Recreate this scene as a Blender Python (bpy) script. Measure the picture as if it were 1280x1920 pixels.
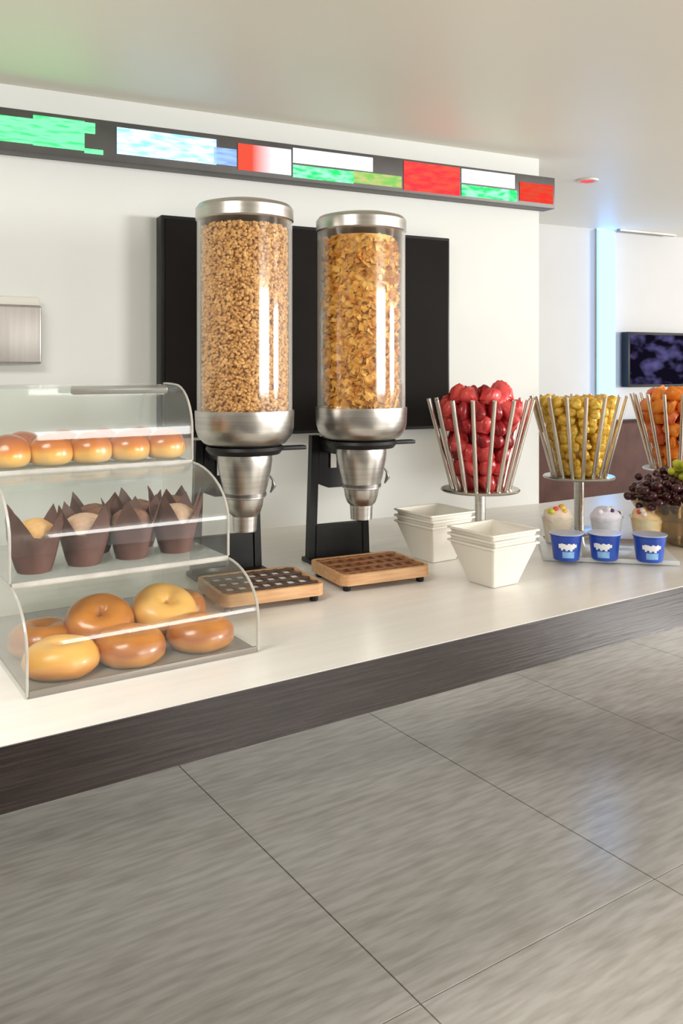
import bpy, bmesh, math, random
import numpy as np
from mathutils import Vector, Matrix, noise

for o in list(bpy.data.objects):
    bpy.data.objects.remove(o, do_unlink=True)
scene = bpy.context.scene
COL = scene.collection
random.seed(7)

# ------------------------------------------------------------------ camera
F = 1590.0            # focal length in pixels of the 1280 wide frame
HOR = 690.0           # pixel row of the horizon
EYE = 1.44            # eye height
ZC = 0.88             # countertop height
CEIL = EYE + 0.864
cam = bpy.data.cameras.new('camera')
cam_o = bpy.data.objects.new('camera', cam)
COL.objects.link(cam_o)
cam.sensor_fit = 'HORIZONTAL'
cam.sensor_width = 36
cam.lens = 36 * F / 1280
cam.shift_y = -(960 - HOR) / 1280
cam_o.location = (0, 0, EYE)
cam_o.rotation_euler = (math.pi / 2, 0, 0)
cam.clip_start = 0.05
scene.camera = cam_o

# ------------------------------------------------------------------ world, lamps, exposure
w = bpy.data.worlds.new('world')
scene.world = w
w.use_nodes = True
w.node_tree.nodes['Background'].inputs[0].default_value = (1.0, 0.975, 0.94, 1)
w.node_tree.nodes['Background'].inputs[1].default_value = 1.05

def area(name, loc, aim, sx, sy, power, color):
    l = bpy.data.lights.new(name, 'AREA')
    l.shape = 'RECTANGLE'; l.size = sx; l.size_y = sy
    l.energy = power; l.color = color
    o = bpy.data.objects.new(name, l)
    COL.objects.link(o)
    o.location = loc
    o.rotation_euler = (Vector(aim) - Vector(loc)).to_track_quat('-Z', 'Y').to_euler()
    return o

area('window_right_near_offscreen', (5.2, -1.9, 1.72), (-0.1, 2.3, 1.68), 3.2, 1.1, 105, (1.0, 0.98, 0.95))
area('window_right_far_offscreen', (12.0, 1.7, 1.75), (-0.5, 2.5, 1.45), 2.2, 1.3, 610, (1.0, 0.98, 0.95))
area('ceiling_lamp_left_offscreen', (-0.9, 0.7, CEIL - 0.03), (-1.0, 1.0, 0), 0.9, 0.6, 20, (1.0, 0.98, 0.94))

scene.view_settings.view_transform = 'Standard'
scene.view_settings.look = 'None'
scene.view_settings.gamma = 1.0
scene.view_settings.use_curve_mapping = False
scene.view_settings.exposure = 0.66

# ------------------------------------------------------------------ geometry of the place
CA = math.atan2(0.555, 0.832)              # direction of the counter
U = Vector((math.cos(CA), math.sin(CA))); N = Vector((-U.y, U.x))
WA = math.radians(26.7)                    # direction of the partition wall
UW = Vector((math.cos(WA), math.sin(WA))); NW = Vector((UW.y, -UW.x))   # NW points to the room

def ground(px, py, z):
    Y = F * (EYE - z) / (py - HOR)
    return Vector(((px - 640) / F * Y, Y, z))
def at(px, py, Y):
    return Vector(((px - 640) / F * Y, Y, EYE - (py - HOR) / F * Y))
F0 = ground(0, 1399, ZC).xy                 # counter front, left frame edge
def cn(u, n, z=0.0):
    p = F0 + U * u + N * n
    return Vector((p.x, p.y, z))
W0 = ground(1010, 944, ZC).xy               # free end of the partition
def wall_t(px, off=0.0, base=None):
    b = (W0 if base is None else base) + NW * off
    k = (px - 640) / F
    t = (b.x - k * b.y) / (UW.x - k * UW.y)
    p = b - UW * t
    return -t, p.y                          # coordinate along UW from the free end, depth
def zat(py, Y):
    return EYE - (py - HOR) / F * Y

# ------------------------------------------------------------------ materials
def mat(name, color, rough=0.5, metal=0.0, spec=0.5, color2=None, scale=8.0, stretch=(1, 1, 1), detail=4.0,
        bump=0.0, bscale=None, coord='Object', rot=0.0, lo=0.35, hi=0.65, coat=0.0, sss=0.0, aniso=0.0):
    m = bpy.data.materials.new(name); m.use_nodes = True
    nt = m.node_tree; b = nt.nodes['Principled BSDF']
    b.inputs['Base Color'].default_value = (*color, 1)
    b.inputs['Roughness'].default_value = rough
    b.inputs['Metallic'].default_value = metal
    b.inputs['Specular IOR Level'].default_value = spec
    b.inputs['Coat Weight'].default_value = coat
    b.inputs['Coat Roughness'].default_value = 0.08
    if sss:
        b.inputs['Subsurface Weight'].default_value = sss
        b.inputs['Subsurface Radius'].default_value = (0.02, 0.01, 0.006)
        b.inputs['Subsurface Scale'].default_value = 0.6
    if color2 is not None or bump:
        if coord == 'World':
            g = nt.nodes.new('ShaderNodeNewGeometry'); src = g.outputs['Position']
        else:
            g = nt.nodes.new('ShaderNodeTexCoord'); src = g.outputs[coord]
        r = nt.nodes.new('ShaderNodeVectorRotate'); r.rotation_type = 'Z_AXIS'
        r.inputs['Angle'].default_value = rot
        nt.links.new(src, r.inputs['Vector'])
        mp = nt.nodes.new('ShaderNodeMapping'); mp.inputs['Scale'].default_value = stretch
        nt.links.new(r.outputs[0], mp.inputs[0])
    if color2 is not None:
        n = nt.nodes.new('ShaderNodeTexNoise')
        n.inputs['Scale'].default_value = scale; n.inputs['Detail'].default_value = detail
        nt.links.new(mp.outputs[0], n.inputs['Vector'])
        cr = nt.nodes.new('ShaderNodeValToRGB')
        cr.color_ramp.elements[0].position = lo; cr.color_ramp.elements[1].position = hi
        cr.color_ramp.elements[0].color = (*color, 1); cr.color_ramp.elements[1].color = (*color2, 1)
        nt.links.new(n.outputs['Fac'], cr.inputs[0])
        nt.links.new(cr.outputs[0], b.inputs['Base Color'])
    if bump:
        n2 = nt.nodes.new('ShaderNodeTexNoise')
        n2.inputs['Scale'].default_value = bscale or scale; n2.inputs['Detail'].default_value = detail
        nt.links.new(mp.outputs[0], n2.inputs['Vector'])
        bp = nt.nodes.new('ShaderNodeBump'); bp.inputs['Strength'].default_value = bump
        bp.inputs['Distance'].default_value = 0.01
        nt.links.new(n2.outputs['Fac'], bp.inputs['Height'])
        nt.links.new(bp.outputs[0], b.inputs['Normal'])
    return m

def clear_mat(name, tint, ior=1.45, rough=0.03, body=0.0, rim=0.1):
    """clear sheet: fresnel mix of straight transmission and gloss, plus a little milky body"""
    m = bpy.data.materials.new(name); m.use_nodes = True
    nt = m.node_tree; nt.nodes.clear()
    out = nt.nodes.new('ShaderNodeOutputMaterial')
    t = nt.nodes.new('ShaderNodeBsdfTransparent'); t.inputs[0].default_value = (*tint, 1)
    d = nt.nodes.new('ShaderNodeBsdfDiffuse'); d.inputs[0].default_value = (0.9, 0.92, 0.9, 1)
    g = nt.nodes.new('ShaderNodeBsdfGlossy'); g.inputs['Roughness'].default_value = rough
    lw = nt.nodes.new('ShaderNodeLayerWeight'); lw.inputs[0].default_value = 0.5   # facing: 0 head on, 1 at the edge
    def edge(power, gain, base):
        p = nt.nodes.new('ShaderNodeMath'); p.operation = 'POWER'; p.inputs[1].default_value = power
        nt.links.new(lw.outputs['Facing'], p.inputs[0])
        a = nt.nodes.new('ShaderNodeMath'); a.operation = 'MULTIPLY_ADD'
        a.inputs[1].default_value = gain; a.inputs[2].default_value = base; a.use_clamp = True
        nt.links.new(p.outputs[0], a.inputs[0]); return a
    r0 = ((ior - 1) / (ior + 1)) ** 2
    fr = edge(5.0, 0.7, r0)                     # gloss grows towards grazing view
    bd = edge(4.0, rim, body)                   # white mixed in towards the edge to imitate light refracted there
    m0 = nt.nodes.new('ShaderNodeMixShader'); nt.links.new(bd.outputs[0], m0.inputs[0])
    nt.links.new(t.outputs[0], m0.inputs[1]); nt.links.new(d.outputs[0], m0.inputs[2])
    m1 = nt.nodes.new('ShaderNodeMixShader')
    nt.links.new(fr.outputs[0], m1.inputs[0])
    nt.links.new(m0.outputs[0], m1.inputs[1]); nt.links.new(g.outputs[0], m1.inputs[2])
    nt.links.new(m1.outputs[0], out.inputs[0])
    return m

def emit_mat(name, c1, c2=None, strength=1.0, scale=(1, 1, 1), nscale=5.0, lo=0.4, hi=0.6, blend=None):
    m = bpy.data.materials.new(name); m.use_nodes = True
    nt = m.node_tree; nt.nodes.clear()
    out = nt.nodes.new('ShaderNodeOutputMaterial')
    e = nt.nodes.new('ShaderNodeEmission'); e.inputs[1].default_value = strength
    e.inputs[0].default_value = (*c1, 1)
    if c2 is not None:
        tc = nt.nodes.new('ShaderNodeTexCoord')
        cr = nt.nodes.new('ShaderNodeValToRGB')
        cr.color_ramp.elements[0].position = lo; cr.color_ramp.elements[1].position = hi
        cr.color_ramp.elements[0].color = (*c1, 1); cr.color_ramp.elements[1].color = (*c2, 1)
        if blend:
            sx = nt.nodes.new('ShaderNodeSeparateXYZ')
            nt.links.new(tc.outputs['Generated'], sx.inputs[0]); nt.links.new(sx.outputs[blend], cr.inputs[0])
        else:
            mp = nt.nodes.new('ShaderNodeMapping'); mp.inputs['Scale'].default_value = scale
            nt.links.new(tc.outputs['Object'], mp.inputs[0])
            n = nt.nodes.new('ShaderNodeTexNoise'); n.inputs['Scale'].default_value = nscale
            nt.links.new(mp.outputs[0], n.inputs['Vector']); nt.links.new(n.outputs['Fac'], cr.inputs[0])
        nt.links.new(cr.outputs[0], e.inputs[0])
    nt.links.new(e.outputs[0], out.inputs[0])
    return m

def grad_mat(name, stops, rough=0.4, coat=0.0, nmix=0.25, nscale=30.0, bump=0.15):
    """bread: crust colour runs from the pale base to the browned top of the thing itself"""
    m = bpy.data.materials.new(name); m.use_nodes = True
    nt = m.node_tree; b = nt.nodes['Principled BSDF']
    b.inputs['Roughness'].default_value = rough; b.inputs['Coat Weight'].default_value = coat
    b.inputs['Coat Roughness'].default_value = 0.15
    tc = nt.nodes.new('ShaderNodeTexCoord'); sx = nt.nodes.new('ShaderNodeSeparateXYZ')
    nt.links.new(tc.outputs['Generated'], sx.inputs[0])
    n = nt.nodes.new('ShaderNodeTexNoise'); n.inputs['Scale'].default_value = nscale
    n.inputs['Detail'].default_value = 5
    nt.links.new(tc.outputs['Object'], n.inputs['Vector'])
    a = nt.nodes.new('ShaderNodeMath'); a.operation = 'MULTIPLY_ADD'
    a.inputs[1].default_value = nmix; nt.links.new(n.outputs['Fac'], a.inputs[0])
    nt.links.new(sx.outputs['Z'], a.inputs[2])
    s = nt.nodes.new('ShaderNodeMath'); s.operation = 'SUBTRACT'; s.inputs[1].default_value = nmix * 0.5
    nt.links.new(a.outputs[0], s.inputs[0])
    cr = nt.nodes.new('ShaderNodeValToRGB')
    for i, (p, c) in enumerate(stops):
        e = cr.color_ramp.elements[i] if i < 2 else cr.color_ramp.elements.new(p)
        e.position = p; e.color = (*c, 1)
    nt.links.new(s.outputs[0], cr.inputs[0]); nt.links.new(cr.outputs[0], b.inputs['Base Color'])
    bp = nt.nodes.new('ShaderNodeBump'); bp.inputs['Strength'].default_value = bump
    bp.inputs['Distance'].default_value = 0.004
    nt.links.new(n.outputs['Fac'], bp.inputs['Height']); nt.links.new(bp.outputs[0], b.inputs['Normal'])
    return m

M = {}
M['wall'] = mat('wall_paint', (0.69, 0.705, 0.68), 0.7, color2=(0.71, 0.725, 0.70), scale=2)
M['far_wall'] = mat('far_wall_paint', (0.53, 0.53, 0.525), 0.7, color2=(0.56, 0.56, 0.555), scale=2)
M['room_wall'] = mat('taupe_paint', (0.42, 0.39, 0.35), 0.7, color2=(0.45, 0.42, 0.38), scale=2)
M['ceiling'] = mat('ceiling_paint', (0.86, 0.83, 0.735), 0.46, color2=(0.88, 0.85, 0.755), scale=1.5, spec=0.8)
M['top'] = mat('white_laminate', (0.77, 0.74, 0.69), 0.28, color2=(0.81, 0.78, 0.735), scale=3, stretch=(1, 14, 1), rot=-CA, coord='World')
M['wood'] = mat('dark_wood', (0.011, 0.006, 0.005), 0.24, color2=(0.030, 0.020, 0.018), scale=5, stretch=(1.2, 1.2, 40), rot=-CA, coord='World', bump=0.08)
M['tile'] = mat('grey_stone', (0.53, 0.495, 0.44), 0.20, color2=(0.73, 0.695, 0.645), scale=3.0, stretch=(2.2, 15, 1), rot=-CA, coord='World', detail=10, lo=0.30, hi=0.62, bump=0.05, bscale=9)
M['grout'] = mat('grout', (0.10, 0.09, 0.085), 0.8, color2=(0.14, 0.13, 0.12), scale=20)
M['black'] = mat('black_satin', (0.009, 0.009, 0.010), 0.42, spec=0.3, color2=(0.014, 0.013, 0.013), scale=12)
M['screen'] = mat('dark_glass', (0.008, 0.007, 0.006), 0.5, spec=0.05, color2=(0.011, 0.009, 0.008), scale=2)
M['steel'] = mat('brushed_steel', (0.50, 0.48, 0.45), 0.30, 1.0, color2=(0.60, 0.58, 0.55), scale=6, stretch=(1, 1, 30))
M['steel_dark'] = mat('dark_steel', (0.20, 0.19, 0.18), 0.35, 1.0, color2=(0.26, 0.25, 0.24), scale=6)
M['rod'] = mat('satin_rod', (0.62, 0.57, 0.50), 0.30, 1.0, color2=(0.70, 0.65, 0.58), scale=8)
M['plate_steel'] = mat('steel_sheet', (0.42, 0.40, 0.38), 0.42, 0.85, color2=(0.47, 0.45, 0.43), scale=4, stretch=(20, 20, 1))
M['grey_plastic'] = mat('pale_grey_plastic', (0.70, 0.68, 0.62), 0.5, color2=(0.74, 0.72, 0.66), scale=4)
M['cylinder'] = clear_mat('clear_canister', (0.99, 0.985, 0.97), 1.62, 0.06, 0.0, 0.7)
M['acrylic'] = clear_mat('clear_acrylic', (0.975, 0.985, 0.975), 1.42, 0.03, 0.004)
M['shelf'] = clear_mat('shelf_acrylic', (0.82, 0.84, 0.82), 1.45, 0.08, 0.22)
M['edge'] = mat('acrylic_edge', (0.40, 0.38, 0.34), 0.2, color2=(0.50, 0.48, 0.44), scale=20)
M['smoke'] = mat('smoky_acrylic', (0.22, 0.20, 0.17), 0.2, color2=(0.25, 0.22, 0.19), scale=10)
M['tan_wood'] = mat('tan_wood', (0.50, 0.27, 0.12), 0.42, color2=(0.64, 0.38, 0.19), scale=6, stretch=(2, 20, 20))
M['brown_slat'] = mat('brown_wood', (0.20, 0.075, 0.025), 0.38, color2=(0.30, 0.12, 0.04), scale=8, stretch=(3, 14, 14))
M['dark_slat'] = mat('espresso_wood', (0.055, 0.028, 0.018), 0.38, color2=(0.09, 0.045, 0.03), scale=8, stretch=(3, 14, 14))
M['steel_tray'] = mat('bright_insert', (0.82, 0.78, 0.74), 0.4, color2=(0.86, 0.83, 0.79), scale=9)
M['brown_insert'] = mat('brown_insert', (0.12, 0.045, 0.018), 0.5, color2=(0.16, 0.06, 0.025), scale=9)
M['bowl'] = mat('white_china', (0.80, 0.76, 0.67), 0.22, color2=(0.83, 0.80, 0.72), scale=3)
M['bagel'] = grad_mat('bagel_crust', [(0.0, (0.62, 0.36, 0.13)), (0.25, (0.64, 0.27, 0.04)), (0.6, (0.38, 0.105, 0.012)), (0.95, (0.56, 0.20, 0.024))], 0.32, 0.35, nmix=0.6, nscale=24)
M['bagel_pale'] = grad_mat('pale_bagel_crust', [(0.0, (0.60, 0.33, 0.11)), (0.3, (0.60, 0.22, 0.03)), (0.7, (0.76, 0.38, 0.075)), (1.0, (0.80, 0.45, 0.12))], 0.4, 0.15, nmix=0.55, nscale=24)
M['bun'] = grad_mat('bun_crust', [(0.0, (0.80, 0.55, 0.25)), (0.38, (0.78, 0.42, 0.10)), (0.56, (0.58, 0.18, 0.025)), (0.9, (0.30, 0.06, 0.012))], 0.3, 0.45, nmix=0.22, nscale=16)
M['paper'] = mat('brown_paper', (0.075, 0.032, 0.026), 0.6, color2=(0.16, 0.068, 0.054), scale=14)
M['choc'] = mat('chocolate_crumb', (0.11, 0.045, 0.03), 0.7, color2=(0.26, 0.12, 0.08), scale=40, bump=0.5, bscale=60)
M['golden'] = mat('golden_crumb', (0.60, 0.30, 0.08), 0.65, color2=(0.75, 0.45, 0.2), scale=40, bump=0.5, bscale=60)
M['pale_crumb'] = mat('pale_crumb', (0.50, 0.30, 0.20), 0.65, color2=(0.62, 0.42, 0.3), scale=40, bump=0.5, bscale=60)
M['puff'] = mat('bran_cereal', (0.56, 0.27, 0.07), 0.6, color2=(0.86, 0.53, 0.20), scale=55, detail=2)
M['flake'] = mat('flake_cereal', (0.72, 0.32, 0.03), 0.55, color2=(0.95, 0.62, 0.16), scale=32, detail=2)
M['melon'] = mat('watermelon_flesh', (0.58, 0.03, 0.035), 0.3, color2=(0.76, 0.10, 0.09), scale=30, sss=0.1)
M['berry'] = mat('strawberry_flesh', (0.24, 0.006, 0.010), 0.25, color2=(0.40, 0.014, 0.02), scale=40, sss=0.05)
M['pine'] = mat('pineapple_flesh', (0.74, 0.38, 0.012), 0.3, color2=(0.92, 0.68, 0.13), scale=28, stretch=(1, 1, 3), sss=0.1)
M['orange'] = mat('orange_flesh', (0.85, 0.20, 0.010), 0.28, color2=(0.92, 0.34, 0.04), scale=35, sss=0.1)
M['papaya'] = mat('papaya_flesh', (0.85, 0.15, 0.05), 0.28, color2=(0.90, 0.26, 0.09), scale=30, sss=0.1)
M['cup_blue'] = mat('blue_cup', (0.015, 0.055, 0.36), 0.3, color2=(0.02, 0.085, 0.46), scale=15)
M['cup_light'] = mat('light_blue_print', (0.18, 0.38, 0.75), 0.35, color2=(0.30, 0.55, 0.85), scale=60)
M['white_print'] = mat('white_print', (0.85, 0.87, 0.9), 0.35, color2=(0.8, 0.82, 0.86), scale=9)
M['lid'] = mat('foil_lid', (0.55, 0.60, 0.75), 0.3, 0.3, color2=(0.45, 0.52, 0.72), scale=9)
M['platter'] = clear_mat('glass_platter', (0.93, 0.95, 0.95), 1.45, 0.06, 0.45)
M['cream'] = mat('cream_topping', (0.85, 0.80, 0.72), 0.5, color2=(0.88, 0.78, 0.74), scale=30, sss=0.1)
M['pink_cream'] = mat('pink_topping', (0.82, 0.62, 0.52), 0.5, color2=(0.85, 0.76, 0.60), scale=30, sss=0.1)
M['lav_cream'] = mat('lavender_topping', (0.72, 0.70, 0.82), 0.5, color2=(0.82, 0.80, 0.88), scale=30, sss=0.1)
M['peach_cream'] = mat('peach_topping', (0.85, 0.55, 0.22), 0.5, color2=(0.86, 0.74, 0.50), scale=30, sss=0.1)
M['blueberry'] = mat('blueberry_skin', (0.05, 0.03, 0.12), 0.35, color2=(0.10, 0.04, 0.14), scale=30)
M['grape_dark'] = mat('dark_grape_skin', (0.020, 0.004, 0.008), 0.28, color2=(0.075, 0.010, 0.012), scale=14)
M['grape_green'] = mat('green_grape_skin', (0.50, 0.55, 0.03), 0.22, color2=(0.66, 0.68, 0.07), scale=20, sss=0.1)
M['stem'] = mat('grape_stem', (0.16, 0.13, 0.04), 0.6, color2=(0.22, 0.18, 0.07), scale=20)
M['bowl_glass'] = clear_mat('olive_glass', (0.70, 0.60, 0.42), 1.5, 0.06, 0.06)
M['bench'] = mat('brown_leather', (0.060, 0.022, 0.015), 0.6, spec=0.2, color2=(0.085, 0.034, 0.024), scale=9)
M['led_blue'] = emit_mat('cyan_led', (0.17, 0.46, 1.0), strength=3.0)
M['tv'] = emit_mat('tv_picture', (0.004, 0.003, 0.008), (0.10, 0.09, 0.24), 1.0, (1.5, 1, 3), 4.0, 0.52, 0.86)
M['red_lamp'] = emit_mat('red_lamp', (0.75, 0.10, 0.12), strength=0.8)
ES = 1.0
M['tk_house'] = mat('ticker_housing', (0.055, 0.052, 0.050), 0.45, color2=(0.075, 0.07, 0.068), scale=9)
M['tk_green'] = emit_mat('ticker_green', (0.03, 0.42, 0.10), (0.10, 0.72, 0.20), 1.9, (9, 1, 60), 1.6, 0.36, 0.5)
M['tk_green2'] = emit_mat('ticker_green_text', (0.02, 0.50, 0.12), (0.22, 0.85, 0.38), 1.3, (12, 1, 40), 1.6, 0.40, 0.6)
M['tk_blue'] = emit_mat('ticker_blue', (0.20, 0.50, 0.66), (0.48, 0.80, 1.0), 1.35, (10, 1, 50), 1.6, 0.34, 0.56)
M['tk_peri'] = emit_mat('ticker_periwinkle', (0.20, 0.32, 0.70), (0.30, 0.46, 0.82), 1.0, (9, 1, 50), 1.6)
M['tk_fade'] = emit_mat('ticker_red_white', (0.62, 0.07, 0.04), (0.85, 0.84, 0.88), 1.0, lo=0.25, hi=0.75, blend='X')
M['tk_white'] = emit_mat('ticker_white', (0.75, 0.85, 1.0), (0.98, 0.98, 1.0), 1.1, (8, 1, 40), 1.6)
M['tk_red'] = emit_mat('ticker_red', (0.78, 0.03, 0.04), (0.80, 0.06, 0.04), 1.2, (9, 1, 30), 1.6)
M['tk_red2'] = emit_mat('ticker_dim_red', (0.62, 0.03, 0.02), (0.50, 0.06, 0.03), 1.0, (9, 1, 40), 1.6)
M['tk_olive'] = emit_mat('ticker_olive', (0.18, 0.45, 0.10), (0.42, 0.45, 0.16), 1.0, (14, 1, 40), 1.6)

# ------------------------------------------------------------------ builders
def link(o, parent=None):
    COL.objects.link(o)
    if parent is not None:
        o.parent = parent
    return o
def thing(name, label, cat, loc=(0, 0, 0), rz=0.0, group=None, parent=None):
    o = bpy.data.objects.new(name, None); o.empty_display_size = 0.05
    link(o, parent)
    o.location = loc; o.rotation_euler = (0, 0, rz)
    o['label'] = label; o['category'] = cat
    if group: o['group'] = group
    return o
def tag(o, label, cat, group=None):
    o['label'] = label; o['category'] = cat
    if group: o['group'] = group
    return o
def finish(me, m, smooth=True, angle=40):
    me.materials.append(M[m] if isinstance(m, str) else m)
    if smooth:
        me.polygons.foreach_set('use_smooth', [True] * len(me.polygons))
        me.set_sharp_from_angle(angle=math.radians(angle))
    me.update()
def obj(name, me, parent=None, loc=(0, 0, 0), rot=(0, 0, 0), scale=(1, 1, 1)):
    o = bpy.data.objects.new(name, me)
    link(o, parent); o.location = loc; o.rotation_euler = rot; o.scale = scale
    return o
def mesh_bm(name, bm, m, smooth=True, angle=40):
    bmesh.ops.recalc_face_normals(bm, faces=bm.faces)
    me = bpy.data.meshes.new(name); bm.to_mesh(me); bm.free()
    finish(me, m, smooth, angle)
    return me
def mesh_pd(name, v, f, m, smooth=True, angle=40):
    bm = bmesh.new()
    vs = [bm.verts.new(p) for p in v]
    for q in f:
        try: bm.faces.new([vs[i] for i in q])
        except ValueError: pass
    return mesh_bm(name, bm, m, smooth, angle)
def bm_box(bm, x0, x1, y0, y1, z0, z1, bev=0.0, seg=2):
    r = bmesh.ops.create_cube(bm, size=1.0)
    vs = r['verts']
    for v in vs:
        v.co = Vector(((x0 + x1) / 2 + v.co.x * (x1 - x0), (y0 + y1) / 2 + v.co.y * (y1 - y0), (z0 + z1) / 2 + v.co.z * (z1 - z0)))
    if bev:
        es = list({e for v in vs for e in v.link_edges})
        bmesh.ops.bevel(bm, geom=es, offset=bev, segments=seg, affect='EDGES', profile=0.5)
def box(name, b, m, parent=None, bev=0.0, seg=2, **k):
    bm = bmesh.new(); bm_box(bm, *b, bev, seg)
    return obj(name, mesh_bm(name, bm, m, bev > 0), parent, **k)
def prism(name, poly, z0, z1, m, parent=None, axis='z', bev=0.0):
    """polygon extruded; axis z: poly is (x,y); axis x: poly is (y,z)"""
    n = len(poly)
    if axis == 'z':
        v = [(p[0], p[1], z0) for p in poly] + [(p[0], p[1], z1) for p in poly]
    elif axis == 'x':
        v = [(z0, p[0], p[1]) for p in poly] + [(z1, p[0], p[1]) for p in poly]
    else:
        v = [(p[0], z0, p[1]) for p in poly] + [(p[0], z1, p[1]) for p in poly]
    f = [tuple(range(n))[::-1], tuple(range(n, 2 * n))] + [(i, (i + 1) % n, n + (i + 1) % n, n + i) for i in range(n)]
    bm = bmesh.new()
    vs = [bm.verts.new(p) for p in v]
    for q in f: bm.faces.new([vs[i] for i in q])
    if bev:
        bmesh.ops.bevel(bm, geom=list(bm.edges), offset=bev, segments=2, affect='EDGES')
    return obj(name, mesh_bm(name, bm, m, True, 30), parent)
def lathe_me(name, prof, m, seg=40, angle=35, sq=None):
    bm = bmesh.new(); rings = []
    for r, z in prof:
        if r < 1e-5: rings.append([bm.verts.new((0, 0, z))])
        else: rings.append([bm.verts.new((r * math.cos(2 * math.pi * i / seg), r * math.sin(2 * math.pi * i / seg), z)) for i in range(seg)])
    for a, b in zip(rings, rings[1:]):
        for i in range(seg):
            j = (i + 1) % seg
            if len(a) == 1 and len(b) == 1: continue
            if len(a) == 1: bm.faces.new((a[0], b[i], b[j]))
            elif len(b) == 1: bm.faces.new((a[i], a[j], b[0]))
            else: bm.faces.new((a[i], a[j], b[j], b[i]))
    return mesh_bm(name, bm, m, True, angle)
def tube_me(name, pts, r, m, seg=8, closed=False):
    pts = [Vector(p) for p in pts]; bm = bmesh.new(); rings = []
    n = len(pts)
    for i, p in enumerate(pts):
        d = (pts[min(i + 1, n - 1)] - pts[max(i - 1, 0)]).normalized()
        a = d.orthogonal().normalized() if i == 0 else (prev - d * prev.dot(d)).normalized()
        prev = a; b = d.cross(a)
        rr = r[i] if isinstance(r, (list, tuple)) else r
        rings.append([bm.verts.new(p + (a * math.cos(2 * math.pi * k / seg) + b * math.sin(2 * math.pi * k / seg)) * rr) for k in range(seg)])
    for a, b in zip(rings, rings[1:]):
        for k in range(seg):
            bm.faces.new((a[k], a[(k + 1) % seg], b[(k + 1) % seg], b[k]))
    bm.faces.new(rings[0][::-1]); bm.faces.new(rings[-1])
    return mesh_bm(name, bm, m, True, 50)
def sheet_me(name, prof, t, x0, x1, m):
    """sheet of thickness t that follows a profile of (y,z) points, running along x"""
    P = [Vector((0, a, b)) for a, b in prof]; inn = []
    for i, p in enumerate(P):
        d = (P[min(i + 1, len(P) - 1)] - P[max(i - 1, 0)]).normalized()
        inn.append(p + Vector((0, d.z, -d.y)) * t)
    poly = [(p.y, p.z) for p in P] + [(p.y, p.z) for p in reversed(inn)]
    n = len(poly); v = [(x0, *p) for p in poly] + [(x1, *p) for p in poly]
    f = [(i, (i + 1) % n, n + (i + 1) % n, n + i) for i in range(n)]
    h = len(P)
    for i in range(h - 1):
        q = (i, i + 1, n - 2 - i, n - 1 - i)
        f.append(q); f.append(tuple(n + k for k in q))
    return mesh_pd(name, v, f, m, True, 40)
def copy_tree(o, parent=None):
    c = o.copy(); link(c, parent)
    for ch in list(o.children): copy_tree(ch, c)
    return c

# ================================================================== SETTING
floor = box('floor', (-2.9, 5.2, -3.1, 8, -0.06, -0.004), 'grout')
floor['kind'] = 'structure'
# stone slabs: joints taken from the seams seen in the floor
A = ground(575, 1672, 0).xy; B = ground(1075, 1560, 0).xy; Cc = ground(1050, 1742, 0).xy
TW = (B - A).dot(U); TL = 1.75
a0 = A.dot(U); n0 = Cc.dot(N)
bm = bmesh.new(); bm_box(bm, 0.002, TW - 0.002, 0.002, TL - 0.002, -0.02, 0)
tile_me = mesh_bm('tile', bm, 'tile', False)
for i in range(-4, 7):
    for j in range(-3, 4):
        p = U * (a0 + i * TW) + N * (n0 + j * TL)
        if -2.2 < p.x < 4.6 and -1.4 < p.y < 6.2:
            obj('tile', tile_me, floor, (p.x, p.y, 0), (0, 0, CA))
ceil = box('ceiling', (-2.9, 5.2, -3.1, 8, CEIL, CEIL + 0.1), 'ceiling')
ceil['kind'] = 'structure'

# partition behind the counter: hangs down behind it, goes to the floor left of the frame
wp = [(-4.0, 0.0), (-1.9 - 0.95, 0.0), (-1.9 - 0.95, 0.215), (0, 0.215), (0, CEIL), (-4.0, CEIL)]
wall = prism('wall_back', [(x, z) for x, z in wp], 0.0, 0.14, 'wall', axis='y')
wall.location = (W0.x, W0.y, 0); wall.rotation_euler = (0, 0, WA)
wall['kind'] = 'structure'
wl = box('wall_left', (-2.9, -2.78, -3.1, 8, 0, CEIL), 'room_wall'); wl['kind'] = 'structure'
wr = box('wall_rear', (-2.78, 5.2, -3.1, -2.98, 0, CEIL), 'room_wall'); wr['kind'] = 'structure'
# far wall
FW = at(1010, 419, F * (CEIL - EYE) / (HOR - 419)).xy
fw = box('wall_far', (-3.5, 4.2, 0, 0.15, 0, CEIL), 'far_wall', loc=(FW.x, FW.y, 0), rot=(0, 0, WA))
fw['kind'] = 'structure'
def far_t(px, off=0.0): return wall_t(px, off, FW)
# dark slot where the far wall meets the ceiling
t0, _ = far_t(1157, 0.05); t1, _ = far_t(1262, 0.05)
sl = box('trim_1', (t0, t1, -0.075, -0.045, CEIL - 0.012, CEIL + 0.02), 'steel_dark', loc=(FW.x, FW.y, 0), rot=(0, 0, WA))
sl['kind'] = 'structure'

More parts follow.
